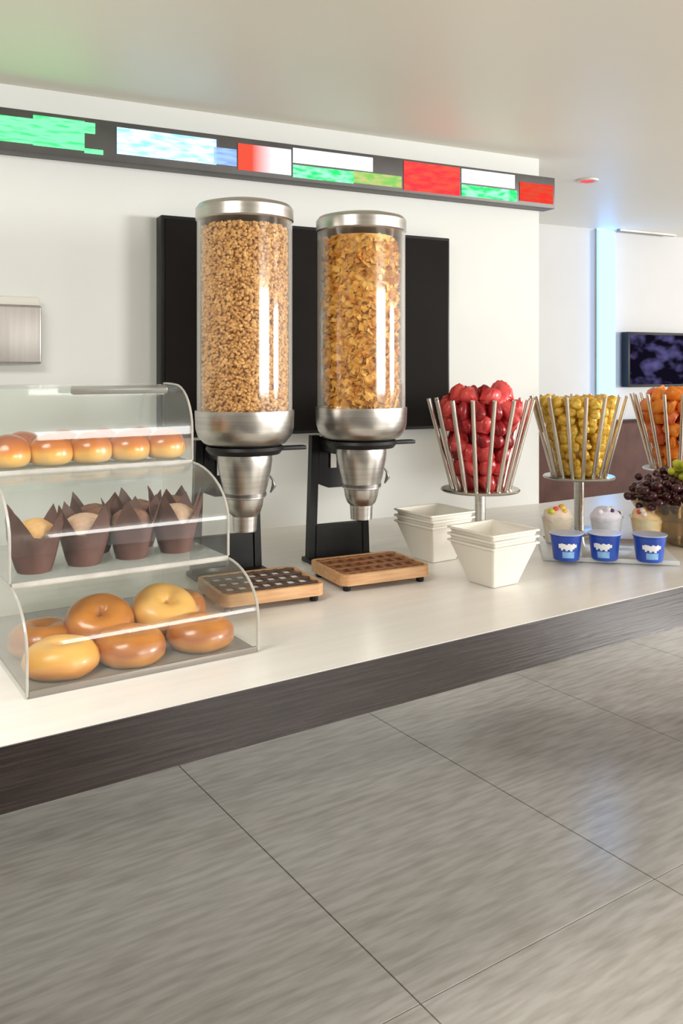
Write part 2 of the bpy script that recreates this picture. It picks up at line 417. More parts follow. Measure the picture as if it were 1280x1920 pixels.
# ================================================================== COUNTER
rear_n = (W0 - F0).dot(N) ; uW = (W0 - F0).dot(U)
def wall_n(u):           # rear border of the top where it meets the partition
    d = (u - uW) / UW.dot(U)
    return (W0 + UW * d - F0).dot(N)
cnt = thing('buffet_counter', 'long white topped buffet counter with dark brown wooden apron', 'counter', (F0.x, F0.y, 0), CA)
UL, UR = -0.75, 3.15
poly = [(UL, 0), (UR, 0), (UR, rear_n), (uW, rear_n), (UL, wall_n(UL))]
prism('countertop', poly, ZC - 0.03, ZC, 'top', cnt)
APR = 0.100
ap = box('apron', (UL, UR, -0.004, 0.03, ZC - APR, ZC - 0.0015), 'wood', cnt)
prism('underside', [(UL, 0.03), (UR, 0.03), (UR, rear_n), (uW, rear_n), (UL, wall_n(UL))], ZC - APR, ZC - 0.03, 'wood', cnt)
box('pedestal', (UL + 0.02, UL + 0.28, 0.1, 0.9, 0, ZC - APR), 'wood', cnt, bev=0.004)
box('pedestal', (2.88, 3.13, 0.06, 0.55, 0, ZC - APR), 'wood', cnt, bev=0.004)

# ================================================================== WALL FITTINGS
# dark board behind the dispensers
off = 0.07
tl, Yl = wall_t(303, off); tr, Yr = wall_t(845, off)
zt = (zat(403, Yl) + zat(445, Yr)) / 2; zb = zat(803, Yr)
tv = thing('wall_screen', 'large black switched-off screen on white wall behind cereal dispensers', 'screen', (W0.x, W0.y, 0), WA)
box('casing', (tl, tr, -off + 0.008, 0, zb, zt), 'black', tv, bev=0.004)
box('display_glass', (tl + 0.012, tr - 0.012, -off, -off + 0.01, zb + 0.012, zt - 0.012), 'screen', tv)
# steel box at the left
off = 0.06
tr, Yr = wall_t(79, off); tl = tr - 0.30
z1 = zat(573, Yr); z0 = zat(683, Yr)
sb = thing('wall_cabinet', 'small brushed steel box with pale top fixed to white wall', 'wall box', (W0.x, W0.y, 0), WA)
box('body', (tl, tr, -off, 0, z0, z1), 'plate_steel', sb, bev=0.008, seg=3)
box('top_cover', (tl, tr - 0.006, -off + 0.004, 0, z1 - 0.001, zat(557, Yr)), 'grey_plastic', sb, bev=0.006)
# LED ticker
off = 0.07
tr, Yr = wall_t(1040, off); tl0, Yl = wall_t(0, off)
kt, kb = (zat(198, Yl) + zat(335, Yr)) / 2, (zat(285, Yl) + zat(388, Yr)) / 2
tk = thing('ticker_display', 'long narrow electronic ticker display glowing green, blue, white and red', 'display', (W0.x, W0.y, 0), WA)
box('housing', (tl0 - 0.5, tr, -off, 0, kb, kt), 'tk_house', tk, bev=0.003)
hk = kt - kb
segs = [(-420, -40, .20, .80, 'tk_green'), (-20, 62, .20, .80, 'tk_green'), (62, 158, .18, .90, 'tk_green'), (158, 178, .62, .88, 'tk_green'), (158, 193, .13, .24, 'tk_green'),
        (219, 405, .20, .86, 'tk_blue'), (400, 443, .22, .66, 'tk_peri'), (446, 545, .14, .84, 'tk_fade'),
        (549, 698, .50, .90, 'tk_white'), (549, 662, .10, .44, 'tk_green2'), (662, 752, .13, .46, 'tk_olive'), (757, 861, .08, .93, 'tk_red'),
        (865, 964, .50, .92, 'tk_white'), (865, 968, .10, .44, 'tk_green2'), (974, 1036, .14, .74, 'tk_red2')]
for a, b, lo_, hi_, m in segs:
    ta, _ = wall_t(a, off); tb, _ = wall_t(b, off)
    box('lit_panel', (ta, tb, -off - 0.003, -off + 0.002, kb + hk * lo_, kb + hk * hi_), m, tk)

# ================================================================== FAR ROOM
t0, Y0 = far_t(1131, 0.06); t1, Y1 = far_t(1155, 0.06)
ls = thing('light_column', 'tall glowing blue light column on far wall', 'light', (FW.x, FW.y, 0), WA)
box('back_channel', (t0 - 0.01, t1 + 0.01, -0.012, 0, 0, CEIL), 'grey_plastic', ls)
box('diffuser', (t0, t1, -0.06, -0.010, 0.35, CEIL - 0.01), 'led_blue', ls, bev=0.012)
t0, Y0 = far_t(1177, 0.07); z1, z0 = zat(622, Y0), zat(726, Y0)
ft = thing('television', 'flat black television with dim picture on far wall beside blue light column', 'television', (FW.x, FW.y, 0), WA)
box('casing', (t0, t0 + 0.62, -0.07, -0.012, z0, z1), 'black', ft, bev=0.004)
box('display', (t0 + 0.018, t0 + 0.602, -0.072, -0.066, z0 + 0.016, z1 - 0.016), 'tv', ft)
box('wall_mount', (t0 + 0.2, t0 + 0.4, -0.014, 0, z0 + 0.05, z1 - 0.05), 'steel_dark', ft)
# high backed bench
tb, Yb = far_t(1190, 0.22)
bz = zat(789, Yb)
bn = thing('banquette', 'dark brown high-backed banquette in front of the far wall', 'bench', (FW.x, FW.y, 0), WA)
box('backrest', (-0.3, 2.6, -0.22, -0.07, 0.06, bz), 'bench', bn, bev=0.02, seg=3)
box('seat', (-0.3, 2.6, -0.62, -0.22, 0.18, 0.45), 'bench', bn, bev=0.03, seg=3)
box('plinth', (-0.28, 2.58, -0.56, -0.09, 0, 0.18), 'wood', bn)
# ceiling fitting
c = at(1100, 338, F * (CEIL - EYE) / (HOR - 338))
cl = thing('ceiling_spot', 'small round recessed ceiling fitting glowing red', 'light', (c.x, c.y, CEIL))
obj('trim_ring', lathe_me('trim_ring', [(0.036, 0.0), (0.036, -0.006), (0.05, -0.006), (0.052, 0.0)], 'grey_plastic', 32), cl)
obj('lamp_disc', lathe_me('lamp_disc', [(0.0, -0.005), (0.036, -0.005), (0.036, 0.0)], 'red_lamp', 32), cl)

# ================================================================== CEREAL DISPENSERS
R = 0.122
def scatter(name, kind, n, r, z0, z1, m, parent):
    """loose cereal pressed against the canister wall, one mesh"""
    rng = np.random.default_rng(5 if kind == 'puff' else 9)
    if kind == 'puff':
        s = 0.0052
        base = np.array([(1, 0, 0), (0, 1, 0), (-1, 0, 0), (0, -1, 0), (.6, .6, .7), (-.6, .6, .7), (-.6, -.6, .7), (.6, -.6, .7), (.6, .6, -.7), (-.6, .6, -.7), (-.6, -.6, -.7), (.6, -.6, -.7)], float)
        bm = bmesh.new(); bmesh.ops.create_icosphere(bm, subdivisions=1, radius=1)
        bm.verts.ensure_lookup_table()
        base = np.array([v.co[:] for v in bm.verts]) * np.array([1.35, .85, .8]); fc = np.array([[v.index for v in f.verts] for f in bm.faces]); bm.free()
    else:
        s = 0.0125
        g = []
        for a in range(6): g.append((math.cos(a * math.pi / 3), math.sin(a * math.pi / 3), 0.25 if a % 2 else -0.15))
        base = np.array([(0, 0, .38)] + g + [(0, 0, .12)]) * np.array([1.2, .85, 1])
        fc = np.array([(0, 1 + a, 1 + (a + 1) % 6) for a in range(6)] + [(7, 1 + (a + 1) % 6, 1 + a) for a in range(6)])
    V, Fs = [], []
    th = rng.uniform(0, 2 * np.pi, n); zz = rng.uniform(z0 + s, z1 - s, n)
    dep = rng.uniform(0.0, 0.011 if kind == 'puff' else 0.018, n)
    q = rng.normal(size=(n, 4)); q /= np.linalg.norm(q, axis=1)[:, None]
    k = len(base)
    for i in range(n):
        a, b, c, d = q[i]
        Rm = np.array([[1 - 2 * (c * c + d * d), 2 * (b * c - a * d), 2 * (b * d + a * c)], [2 * (b * c + a * d), 1 - 2 * (b * b + d * d), 2 * (c * d - a * b)], [2 * (b * d - a * c), 2 * (c * d + a * b), 1 - 2 * (b * b + c * c)]])
        v = base * s * rng.uniform(.8, 1.2) @ Rm.T
        rr = r - s * 1.15 - dep[i]
        v += np.array([rr * math.cos(th[i]), rr * math.sin(th[i]), zz[i]])
        V.append(v); Fs.append(fc + i * k)
    me = bpy.data.meshes.new(name)
    me.from_pydata(np.concatenate(V).tolist(), [], np.concatenate(Fs).tolist())
    finish(me, m, kind == 'puff', 80)
    return obj(name, me, parent)

def dispenser(label):
    t = thing('cereal_dispenser', label, 'dispenser')
    obj('lid', lathe_me('lid', [(0, .985), (R * .75, .983), (R * .97, .976), (R * 1.03, .966), (R * 1.03, .938), (R * .99, .934), (0, .934)], 'steel', 64), t)
    obj('canister', lathe_me('canister', [(R, .44), (R, .936), (R - .004, .936), (R - .004, .44), (R, .44)], 'cylinder', 96), t)
    obj('collar', lathe_me('collar', [(R * .96, .452), (R * 1.04, .452), (R * 1.045, .445), (R * 1.03, .405), (R * .98, .385), (R * .86, .368), (R * .66, .358), (0, .355), (0, .43), (R * .96, .43), (R * .96, .452)], 'steel', 64), t)
    obj('mount_ring', lathe_me('mount_ring', [(0, .358), (R * .80, .360), (R * .82, .352), (R * .74, .340), (0, .338)], 'black', 48), t)
    nz = obj('spout', lathe_me('spout', [(0, .34), (.070, .34), (.071, .325), (.068, .300), (.058, .255), (.053, .236), (.053, .228), (.049, .226), (.046, .205), (.040, .188), (.032, .180), (.030, .141), (.026, .141), (.026, .18), (0, .2)], 'steel', 48), t)
    obj('spout_band', lathe_me('spout_band', [(.050, .240), (.0555, .240), (.0555, .232), (.050, .232), (.050, .240)], 'steel_dark', 48), nz)
    # turning key
    bm = bmesh.new(); bm_box(bm, .06, .170, -.014, .014, .344, .355, .004)
    obj('turning_handle', mesh_bm('turning_handle', bm, 'black'), t)
    obj('release_lever', tube_me('release_lever', [(.058, -.02, .285), (.068, -.024, .27), (.071, -.024, .255), (.062, -.022, .238)], [.0022, .003, .0065, .002], 'steel_dark'), t)
    # black stand
    d = 0.135
    hw0, hw1 = .100, .088
    st = prism('stand_frame', [(-hw0, 0), (hw0, 0), (hw0 * .99, .118), (hw0 * .77, .118), (hw0 * .74, .100), (-hw0 * .74, .100), (-hw1 * .78, .22), (-hw1 * .3, .205), (hw1 * .3, .205), (hw1 * .78, .22), (hw0 * .77, .118), (hw0 * .99, .118), (hw1, .365), (-hw1, .365)], d, d + .022, 'black', t, axis='y') if False else None
    fr = bmesh.new()
    def quad_bar(p):
        v = [fr.verts.new((x, d, z)) for x, z in p] + [fr.verts.new((x, d + .024, z)) for x, z in p]
        n = len(p)
        fr.faces.new(v[:n]); fr.faces.new(v[n:][::-1])
        for i in range(n): fr.faces.new((v[i], v[(i + 1) % n], v[n + (i + 1) % n], v[n + i]))
    quad_bar([(-hw0, 0), (-hw0 + .024, 0), (-hw1 + .024, .365), (-hw1, .365)])
    quad_bar([(hw0, 0), (hw0 - .024, 0), (hw1 - .024, .365), (hw1, .365)])
    quad_bar([(-hw0 + .02, .004), (hw0 - .02, .004), (hw0 - .022, .105), (-hw0 + .022, .105)])
    quad_bar([(-hw1 + .02, .225), (-hw1 * .4, .212), (hw1 * .4, .212), (hw1 - .02, .225), (hw1 - .02, .36), (-hw1 + .02, .36)])
    obj('stand_frame', mesh_bm('stand_frame', fr, 'black', False), t)
    bm = bmesh.new(); bm_box(bm, -.06, .06, .02, d + .01, .318, .352, .006)
    obj('stand_arm', mesh_bm('stand_arm', bm, 'black'), t)
    bm = bmesh.new(); bm_box(bm, -hw0 - .005, hw0 + .005, d - .05, d + .04, 0, .012, .003)
    obj('stand_foot', mesh_bm('stand_foot', bm, 'black'), t)
    box('catch_plate', (-.03, -.012, d - .004, d, .27, .315), 'grey_plastic', t)
    return t
D2 = Vector((0.055, 2.36, ZC)); D1 = Vector((-0.249, 2.185, ZC))
DA = WA
d1 = dispenser('tall steel and clear cereal dispenser full of small bran cereal beside pastry case')
d1.location = D1; d1.rotation_euler = (0, 0, DA)
d2 = copy_tree(d1); d2.location = D2
d2['label'] = 'tall steel and clear cereal dispenser full of golden flakes beside white bowls'
d1['group'] = d2['group'] = 'cereal dispensers'
def cereal(kind, n, m, loc, name, label):
    o = scatter(name, kind, n, R - .009, .44, .925, m, None)
    # solid heart of the filling
    me = o.data; bm = bmesh.new(); bm.from_mesh(me)
    seg = 40; rr = R - (.026 if kind == 'puff' else .034)
    lo = [bm.verts.new((rr * math.cos(2 * math.pi * i / seg), rr * math.sin(2 * math.pi * i / seg), .435)) for i in range(seg)]
    hi = [bm.verts.new((v.co.x, v.co.y, .922)) for v in lo]
    
    for i in range(seg):
        f = bm.faces.new((lo[i], lo[(i + 1) % seg], hi[(i + 1) % seg], hi[i]))
    f = bm.faces.new(hi)
    bm.to_mesh(me); bm.free()
    o.location = loc; tag(o, label, 'cereal'); o['kind'] = 'stuff'
    return o
cereal('puff', 11000, 'puff', D1, 'bran_cereal', 'small light brown bran cereal filling the dispenser beside the pastry case')
cereal('flake', 2900, 'flake', D2, 'flake_cereal', 'golden flake cereal filling the dispenser beside the white bowls')

def tray(label, slat, insert, loc, rz):
    t = thing('drip_tray', label, 'tray', loc, rz, 'drip trays under the cereal dispensers')
    W, D, z0, z1 = .130, .102, .016, .044
    # tan rim with rounded corners
    def rr(w, d, r, n=5):
        p = []
        for cx, cy, a in ((w - r, d - r, 0), (-w + r, d - r, 90), (-w + r, -d + r, 180), (w - r, -d + r, 270)):
            for k in range(n + 1):
                q = math.radians(a + 90 * k / n); p.append((cx + r * math.cos(q), cy + r * math.sin(q)))
        return p
    o, i = rr(W, D, .022), rr(W - .010, D - .010, .014)
    n = len(o); v = [(*p, z0) for p in o] + [(*p, z1) for p in o] + [(*p, z1) for p in i] + [(*p, z0 + .006) for p in i]
    f = []
    for k in range(n):
        j = (k + 1) % n
        f += [(k, j, n + j, n + k), (n + k, n + j, 2 * n + j, 2 * n + k), (2 * n + k, 2 * n + j, 3 * n + j, 3 * n + k)]
    f += [tuple(range(n))[::-1], tuple(range(3 * n, 4 * n))]
    obj('rim', mesh_pd('rim', v, f, 'tan_wood', True, 35), t)
    prism('insert', rr(W - .011, D - .011, .014), z0 + .004, z1 - .005, insert, t)
    me1 = None
    for k in range(8):
        x = -W + .022 + k * (2 * W - .044) / 7
        if me1 is None:
            bm = bmesh.new(); bm_box(bm, -.0055, .0055, -D + .009, D - .009, z1 - .014, z1 - .001, .001, 1); me1 = mesh_bm('slat', bm, slat)
        obj('slat', me1, t, (x, 0, 0))
    me2 = None
    for k in range(4):
        y = -D + .028 + k * (2 * D - .056) / 3
        if me2 is None:
            bm = bmesh.new(); bm_box(bm, -W + .009, W - .009, -.005, .005, z1 - .012, z1 + .001, .001, 1); me2 = mesh_bm('cross_slat', bm, slat)
        obj('cross_slat', me2, t, (0, y, 0))
    me3 = lathe_me('foot', [(0, 0), (.009, 0), (.0105, .003), (.0105, .017), (0, .017)], 'black', 16)
    for sx in (-1, 1):
        for sy in (-1, 1): obj('foot', me3, t, (sx * (W - .022), sy * (D - .022), 0))
    return t
T2 = ground(692, 1057, ZC + .04); T2.z = ZC
T1 = ground(487, 1090, ZC + .04); T1.z = ZC
tray('wooden drip tray with brown slats under the flake dispenser', 'brown_slat', 'brown_insert', T2, DA)
tray('wooden drip tray with dark slats over pale insert beside pastry case', 'dark_slat', 'steel_tray', T1, DA)

# ================================================================== PASTRY CASE
PC = ground(47, 1312, ZC).xy; PR = ground(486, 1222, ZC).xy
L = (PR - PC).length; pa = math.atan2((PR - PC).y, (PR - PC).x)
case = thing('pastry_case', 'clear acrylic three-tier pastry display case with curved fronts', 'display case', (PC.x, PC.y, ZC), pa)
def arc(y0, z0, y1, z1, up=0.45, n=9):
    """front of a tier: rises straight, then bends back to the next tier"""
    zs = z0 + (z1 - z0) * up
    p = [(y0, z0), (y0, (z0 + zs) / 2)]
    for k in range(n + 1):
        a = math.pi / 2 * k / n
        p.append((y1 - (y1 - y0) * math.cos(a), zs + (z1 - zs) * math.sin(a)))
    return p
BK = 0.50
tiers = [arc(0, .004, .135, .160), arc(.135, .166, .325, .344, .42), arc(.325, .350, .425, .520, .40)]
tiers[2] += [(.46, .522), (BK, .522)]
side = [(0, 0)] + tiers[0] + tiers[1] + tiers[2] + [(BK, 0)]
for x0 in (0.0, L - .006):
    prism('side_panel', side, x0, x0 + .006, 'acrylic', case, axis='x')
for x0 in (0.003, L - .003):
    for T in tiers:
        obj('edge_strip', tube_me('edge_strip', [(x0, y, z) for y, z in T], .0027, 'edge', 6), case)
for T in tiers:
    fp = obj('front_panel', sheet_me('front_panel', T, .004, .006, L - .006, 'acrylic'), case)
box('base_tray', (.006, L - .006, .002, BK, 0, .008), 'smoke', case, bev=.002)
box('base_lip', (.006, L - .006, -.002, .004, .0, .012), 'smoke', case, bev=.001)
for (y, z) in ((.130, .158), (.320, .342)):
    sh = box('shelf', (.006, L - .006, y, BK, z, z + .008), 'shelf', case, bev=.002)
    box('shelf_edge', (.006, L - .006, y - .002, y + .003, z - .001, z + .009), 'edge', sh)
box('back_panel', (.006, L - .006, BK - .005, BK, .008, .522), 'acrylic', case)
box('smoky_bar', (.20, L - .02, .43, .455, .500, .519), 'smoke', case, bev=.004)  # dark smoky bar just below the top panel

Mw = Matrix.Translation((PC.x, PC.y, ZC)) @ Matrix.Rotation(pa, 4, 'Z')
def inc(x, y, z): return Mw @ Vector((x, y, z))

# bagels
def bagel_me(seed, m):
    rnd = random.Random(seed); bm = bmesh.new(); nu, nv = 36, 16; g = []
    for i in range(nu):
        a = 2 * math.pi * i / nu; row = []
        for j in range(nv):
            b = 2 * math.pi * j / nv
            Rr, rr = .0310, .0336
            k = 1 + .07 * noise.noise((math.cos(a) * 1.5 + seed, math.sin(a) * 1.5, math.sin(b)))
            x = (Rr + rr * math.cos(b) * k)
            z = rr * math.sin(b) * k * (1.0 if math.sin(b) > 0 else .82)
            row.append(bm.verts.new((x * math.cos(a) * 1.05, x * math.sin(a), z + .0225)))
        g.append(row)
    for i in range(nu):
        for j in range(nv):
            bm.faces.new((g[i][j], g[(i + 1) % nu][j], g[(i + 1) % nu][(j + 1) % nv], g[i][(j + 1) % nv]))
    return mesh_bm('bagel', bm, m, True, 180)
bm_a, bm_b, bm_c = bagel_me(1, 'bagel'), bagel_me(2, 'bagel_pale'), bagel_me(3, 'bagel')
bg = 'bagels on the bottom tier'
bagels = [  # local x, y, z, tilt x, tilt y, mesh, label
    (.080, .076, .009, 0, 0, bm_b, 'pale golden bagel lying flat at the front of the bottom tier'),
    (.080, .205, .009, 0, 0, bm_a, 'brown bagel behind the pale golden bagel on the bottom tier'),
    (.208, .074, .009, .05, 0, bm_c, 'glossy brown bagel at the front middle of the bottom tier'),
    (.180, .178, .040, .50, -.1, bm_a, 'brown bagel leaning on the glossy front bagel of the bottom tier'),
    (.350, .075, .009, 0, .03, bm_a, 'glossy bagel at the front of the bottom tier beside the end panel'),
    (.312, .180, .042, .50, .05, bm_b, 'golden bagel propped up behind the front bagel by the end panel'),
    (.378, .270, .010, 0, 0, bm_c, 'brown bagel at the back of the bottom tier beside the end panel')]
for x, y, z, rx, ry, me, lb in bagels:
    p = inc(x, y, z)
    o = obj('bagel', me, None, p, (rx, ry, pa + random.uniform(-.6, .6)))
    if rx > .3: o.rotation_euler = (rx, ry, pa)
    tag(o, lb, 'bagel', bg)

# muffins in tulip papers
def muffin(k, crumb):
    t = thing('muffin', '', 'muffin'); rnd = random.Random(k); seg = 40; rows = 7
    bm = bmesh.new(); outer, inner = [], []
    for s, dst in ((0, outer), (-.0012, inner)):
        for j in range(rows):
            f = j / (rows - 1); row = []
            for i in range(seg):
                a = 2 * math.pi * i / seg
                ph = (a * 4 / (2 * math.pi)) % 1.0
                pet = max(0, 1 - abs(ph - .5) * 2.6)
                top = .060 + .046 * pet + .004 * math.sin(3 * a + k)
                r = .027 + .017 * f ** .8 + (.012 * pet * max(0, f - .55) * 2) + .0016 * math.sin(i * math.pi) + (.0012 if i % 2 else 0) + s
                row.append(bm.verts.new((r * math.cos(a), r * math.sin(a), top * f)))
            dst.append(row)
    for g in (outer, inner):
        for j in range(rows - 1):
            for i in range(seg):
                q = (g[j][i], g[j][(i + 1) % seg], g[j + 1][(i + 1) % seg], g[j + 1][i]); bm.faces.new(q)
    for i in range(seg):
        bm.faces.new((outer[-1][i], outer[-1][(i + 1) % seg], inner[-1][(i + 1) % seg], inner[-1][i]))
    bm.faces.new(outer[0])
    obj('paper_cup', mesh_bm('paper_cup', bm, 'paper', True, 60), t)
    b2 = bmesh.new(); bmesh.ops.create_icosphere(b2, subdivisions=3, radius=1)
    for v in b2.verts:
        n = 1 + .10 * noise.noise(v.co * 2.2 + Vector((k, 0, 0)))
        v.co = Vector((v.co.x * .038 * n, v.co.y * .038 * n, .062 + v.co.z * .026 * n))
    obj('crumb_top', mesh_bm('crumb_top', b2, crumb, True, 180), t)
    return t
mA, mB, mC = muffin(1, 'golden'), muffin(2, 'choc'), muffin(3, 'pale_crumb')
spots = [(.065, .215, mA, 'golden-topped muffin in dark brown tulip paper on the middle tier', .5), (.165, .225, mC, 'pale-topped muffin in dark tulip paper beside the golden-topped one', .2),
         (.265, .232, mB, 'chocolate muffin in tulip paper in the middle of the middle tier', .9), (.365, .238, mC, 'pale-topped muffin in tulip paper next to the end panel of the middle tier', .6),
         (.315, .330, mB, 'chocolate muffin in the back row of the middle tier behind front pair', .1), (.215, .325, mB, 'chocolate muffin in the back row behind the middle of the tier', .3), (.405, .345, mB, 'chocolate muffin in the back row near the end panel of the middle tier', .7)]
used = set()
for x, y, src, lb, rz in spots:
    o = src if src.name not in used else copy_tree(src)
    used.add(src.name)
    o.location = inc(x, y, .1655); o.rotation_euler = (0, 0, rz); o.scale = (1.12, 1.12, 1.16); o['label'] = lb; o['group'] = 'muffins on the middle tier'

# buns
def bun_me(k):
    bm = bmesh.new(); bmesh.ops.create_uvsphere(bm, u_segments=32, v_segments=18, radius=1)
    for v in bm.verts:
        c = v.co; n = 1 + .05 * noise.noise(c * 1.6 + Vector((k * 3, 0, 0)))
        z = c.z * (.040 if c.z > 0 else .032); r = .047 * n
        if c.z < -.55: z = -.55 * .032 - .006 * (1 - (c.z + 1) / .45)
        v.co = Vector((c.x * r, c.y * r, z + .0236))
    return mesh_bm('bun', bm, 'bun', True, 180)
buns = [bun_me(k) for k in range(3)]
nf = ['by the far end of the front row', 'second in the front row', 'in the middle of the front row', 'fourth in the front row', 'next to the end panel in the front row']
for k in range(5):
    o = obj('bread_roll', buns[k % 3], None, inc(.050 + k * .086, .372, .3505), (0, 0, k * 1.3), (1, 1, 1.12))
    tag(o, 'round glazed brown-topped bread roll ' + ['fifth from dispensers in', 'fourth from dispensers in', 'in the middle of', 'second from dispensers in', 'nearest the dispensers in'][k] + ' the top tier front row', 'bread roll', 'bread rolls on the top tier')
for k in range(4):
    o = obj('bread_roll', buns[(k + 1) % 3], None, inc(.095 + k * .088, .448, .3505), (0, 0, k * 2.1), (1, 1, 1.12))
    tag(o, 'glazed bread roll in the back row of the top tier', 'bread roll', 'bread rolls on the top tier')

# ================================================================== ROD BASKETS
def basket(label):
    t = thing('fruit_basket', label, 'basket')
    obj('base_disc', lathe_me('base_disc', [(0, 0), (.085, 0), (.085, .004), (.078, .007), (0, .007)], 'steel', 48), t)
    obj('pole', lathe_me('pole', [(0, .006), (.0165, .006), (.0165, .188), (0, .188)], 'steel', 24), t)
    obj('plate', lathe_me('plate', [(0, .184), (.118, .184), (.121, .188), (.118, .192), (0, .192)], 'steel', 64), t)
    n = 16; me = None
    for k in range(n):
        a = 2 * math.pi * k / n + .1
        if me is None:
            me = tube_me('rod', [(.086, 0, .190), (.160, 0, .465)], [.0072, .0068], 'rod', 8)
        obj('rod', me, t, (0, 0, 0), (0, 0, a))
    return t
BR = Vector((.425, 2.6, ZC)); BY = at(1085, 893, 2.907); BO = at(1268, 878, 3.14)
BY.z = BO.z = ZC
k1 = basket('steel rod basket on a pole holding red melon pieces'); k1.location = BR
k2 = copy_tree(k1); k2.location = BY; k2['label'] = 'steel rod basket on a pole holding yellow pineapple pieces'; k2.rotation_euler = (0, 0, .17)
k3 = copy_tree(k1); k3.location = BO; k3['label'] = 'steel rod basket on a pole holding orange fruit pieces'; k3.rotation_euler = (0, 0, .05)
for k in (k1, k2, k3): k['group'] = 'rod fruit baskets'
def chunk_me(name, seed, m, dims, jag=.22, wedge=False):
    rnd = random.Random(seed); bm = bmesh.new(); bmesh.ops.create_cube(bm, size=2)
    for v in bm.verts:
        v.co = Vector([c * (1 + rnd.uniform(-jag, jag)) for c in v.co])
        if wedge and v.co.z > 0: v.co.y *= .25
    bmesh.ops.bevel(bm, geom=list(bm.edges), offset=.22, segments=2, affect='EDGES')
    bmesh.ops.subdivide_edges(bm, edges=list(bm.edges), cuts=1, use_grid_fill=True)
    for v in bm.verts:
        k = 1 + .13 * noise.noise(v.co * 1.7 + Vector((seed * 4, 0, 0)))
        v.co = Vector((v.co.x * dims[0] * k, v.co.y * dims[1] * k, v.co.z * dims[2] * k))
    bmesh.ops.smooth_vert(bm, verts=bm.verts, factor=.5, use_axis_x=True, use_axis_y=True, use_axis_z=True)
    return mesh_bm(name, bm, m, True, 180)
def berry_me(name, seed, m):
    bm = bmesh.new(); bmesh.ops.create_uvsphere(bm, u_segments=18, v_segments=12, radius=1)
    for v in bm.verts:
        z = v.co.z; r = (1 - .38 * (z + 1) / 2 * 1.2)
        n = 1 + .07 * noise.noise(v.co * 2 + Vector((seed, 0, 0)))
        v.co = Vector((v.co.x * r * .027 * n, v.co.y * r * .027 * n, z * .032))
    return mesh_bm(name, bm, m, True, 180)
def fill(center, kinds, step, label_fn, group, cat, seed, top=.462, crown=.02, pad=.014):
    rnd = random.Random(seed); z = .192 + step * .5; row = 0; cnt_ = 0
    while z < top + crown:
        rr = .082 + (min(z, top) - .19) / .275 * .073 - pad
        if z > top - .005: rr *= .72
        rings = [rr - step * .5] if (z < top - step * 1.9 and step < .045) or rr < step * 1.2 else [rr - step * .5, rr - step * 1.55]
        for r in rings:
            if r < step * .2: r = 0.001
            n = max(1, int(2 * math.pi * r / (step * 1.02)))
            for i in range(n):
                a = 2 * math.pi * (i + .5 * (row % 2)) / n + rnd.uniform(-.12, .12)
                nm, me = rnd.choice(kinds)
                p = (center.x + r * math.cos(a), center.y + r * math.sin(a), center.z + z + rnd.uniform(-.004, .006))
                o = obj(nm, me, None, p, (rnd.uniform(-.6, .6), rnd.uniform(-.6, .6), rnd.uniform(0, 6.3)))
                lay = 'lowest layer' if z < .25 else 'lower half' if z < .33 else 'upper half' if z < top - step * .9 else 'heaped top'
                side_ = 'against the rods' if r == rings[0] else 'at the centre'
                tag(o, '%s, %s, %s' % (label_fn(nm), lay, side_), cat[nm], group); cnt_ += 1
        z += step * .86; row += 1
    return cnt_
mel = [('melon_chunk', chunk_me('melon_chunk', s, 'melon', (.024, .021, .027))) for s in (1, 2)] + [('melon_chunk', chunk_me('melon_chunk', 3, 'melon', (.026, .020, .046), wedge=True))]
ber = [('strawberry', berry_me('strawberry', s, 'berry')) for s in (4, 5)]
fill(BR, mel + ber + ber, .050, lambda n: {'melon_chunk': 'pinkish red melon chunk in the red fruit basket', 'strawberry': 'dark red strawberry in the red fruit basket'}[n], 'red fruit in the rod basket', {'melon_chunk': 'melon', 'strawberry': 'strawberry'}, 11, crown=.026, pad=.018)
pin = [('pineapple_chunk', chunk_me('pineapple_chunk', s, 'pine', (.016, .014, .018), .3)) for s in (6, 7, 8)]
fill(BY, pin, .034, lambda n: 'yellow pineapple chunk in the pineapple basket', 'pineapple pieces in the rod basket', {'pineapple_chunk': 'pineapple'}, 12, crown=.0)
orr = [('orange_wedge', chunk_me('orange_wedge', s, 'orange', (.028, .020, .024), .2, True)) for s in (9, 10)] + [('papaya_chunk', chunk_me('papaya_chunk', 11, 'papaya', (.024, .022, .026)))]
fill(BO, orr, .048, lambda n: {'orange_wedge': 'orange fruit wedge in the orange fruit basket', 'papaya_chunk': 'reddish orange fruit chunk in the orange fruit basket'}[n], 'orange fruit in the rod basket', {'orange_wedge': 'orange', 'papaya_chunk': 'fruit'}, 13, crown=.02)

# ================================================================== SQUARE BOWLS
def sq_bowl_me():
    def ring(w, z, r, n=4):
        p = []
        for cx, cy, a in ((1, 1, 0), (-1, 1, 90), (-1, -1, 180), (1, -1, 270)):
            for k in range(n + 1):
                q = math.radians(a + 90 * k / n); p.append((cx * (w - r) + r * math.cos(q), cy * (w - r) + r * math.sin(q), z))
        return p
    K = 1.09
    rs = [ring(.040, 0, .006), ring(.043, .002, .007), ring(.0735, .095, .006), ring(.079, .098, .006), ring(.079, .102, .006), ring(.0735, .102, .006), ring(.070, .096, .006), ring(.040, .010, .006)]
    n = len(rs[0]); v = [(p[0] * K, p[1] * K, p[2] * K) for r in rs for p in r]; f = [tuple(range(n))[::-1], tuple(range((len(rs) - 1) * n, len(rs) * n))]
    for i in range(len(rs) - 1):
        for k in range(n): f.append((i * n + k, i * n + (k + 1) % n, (i + 1) * n + (k + 1) % n, (i + 1) * n + k))
    return mesh_pd('square_bowl', v, f, 'bowl', True, 35)
sq = sq_bowl_me()
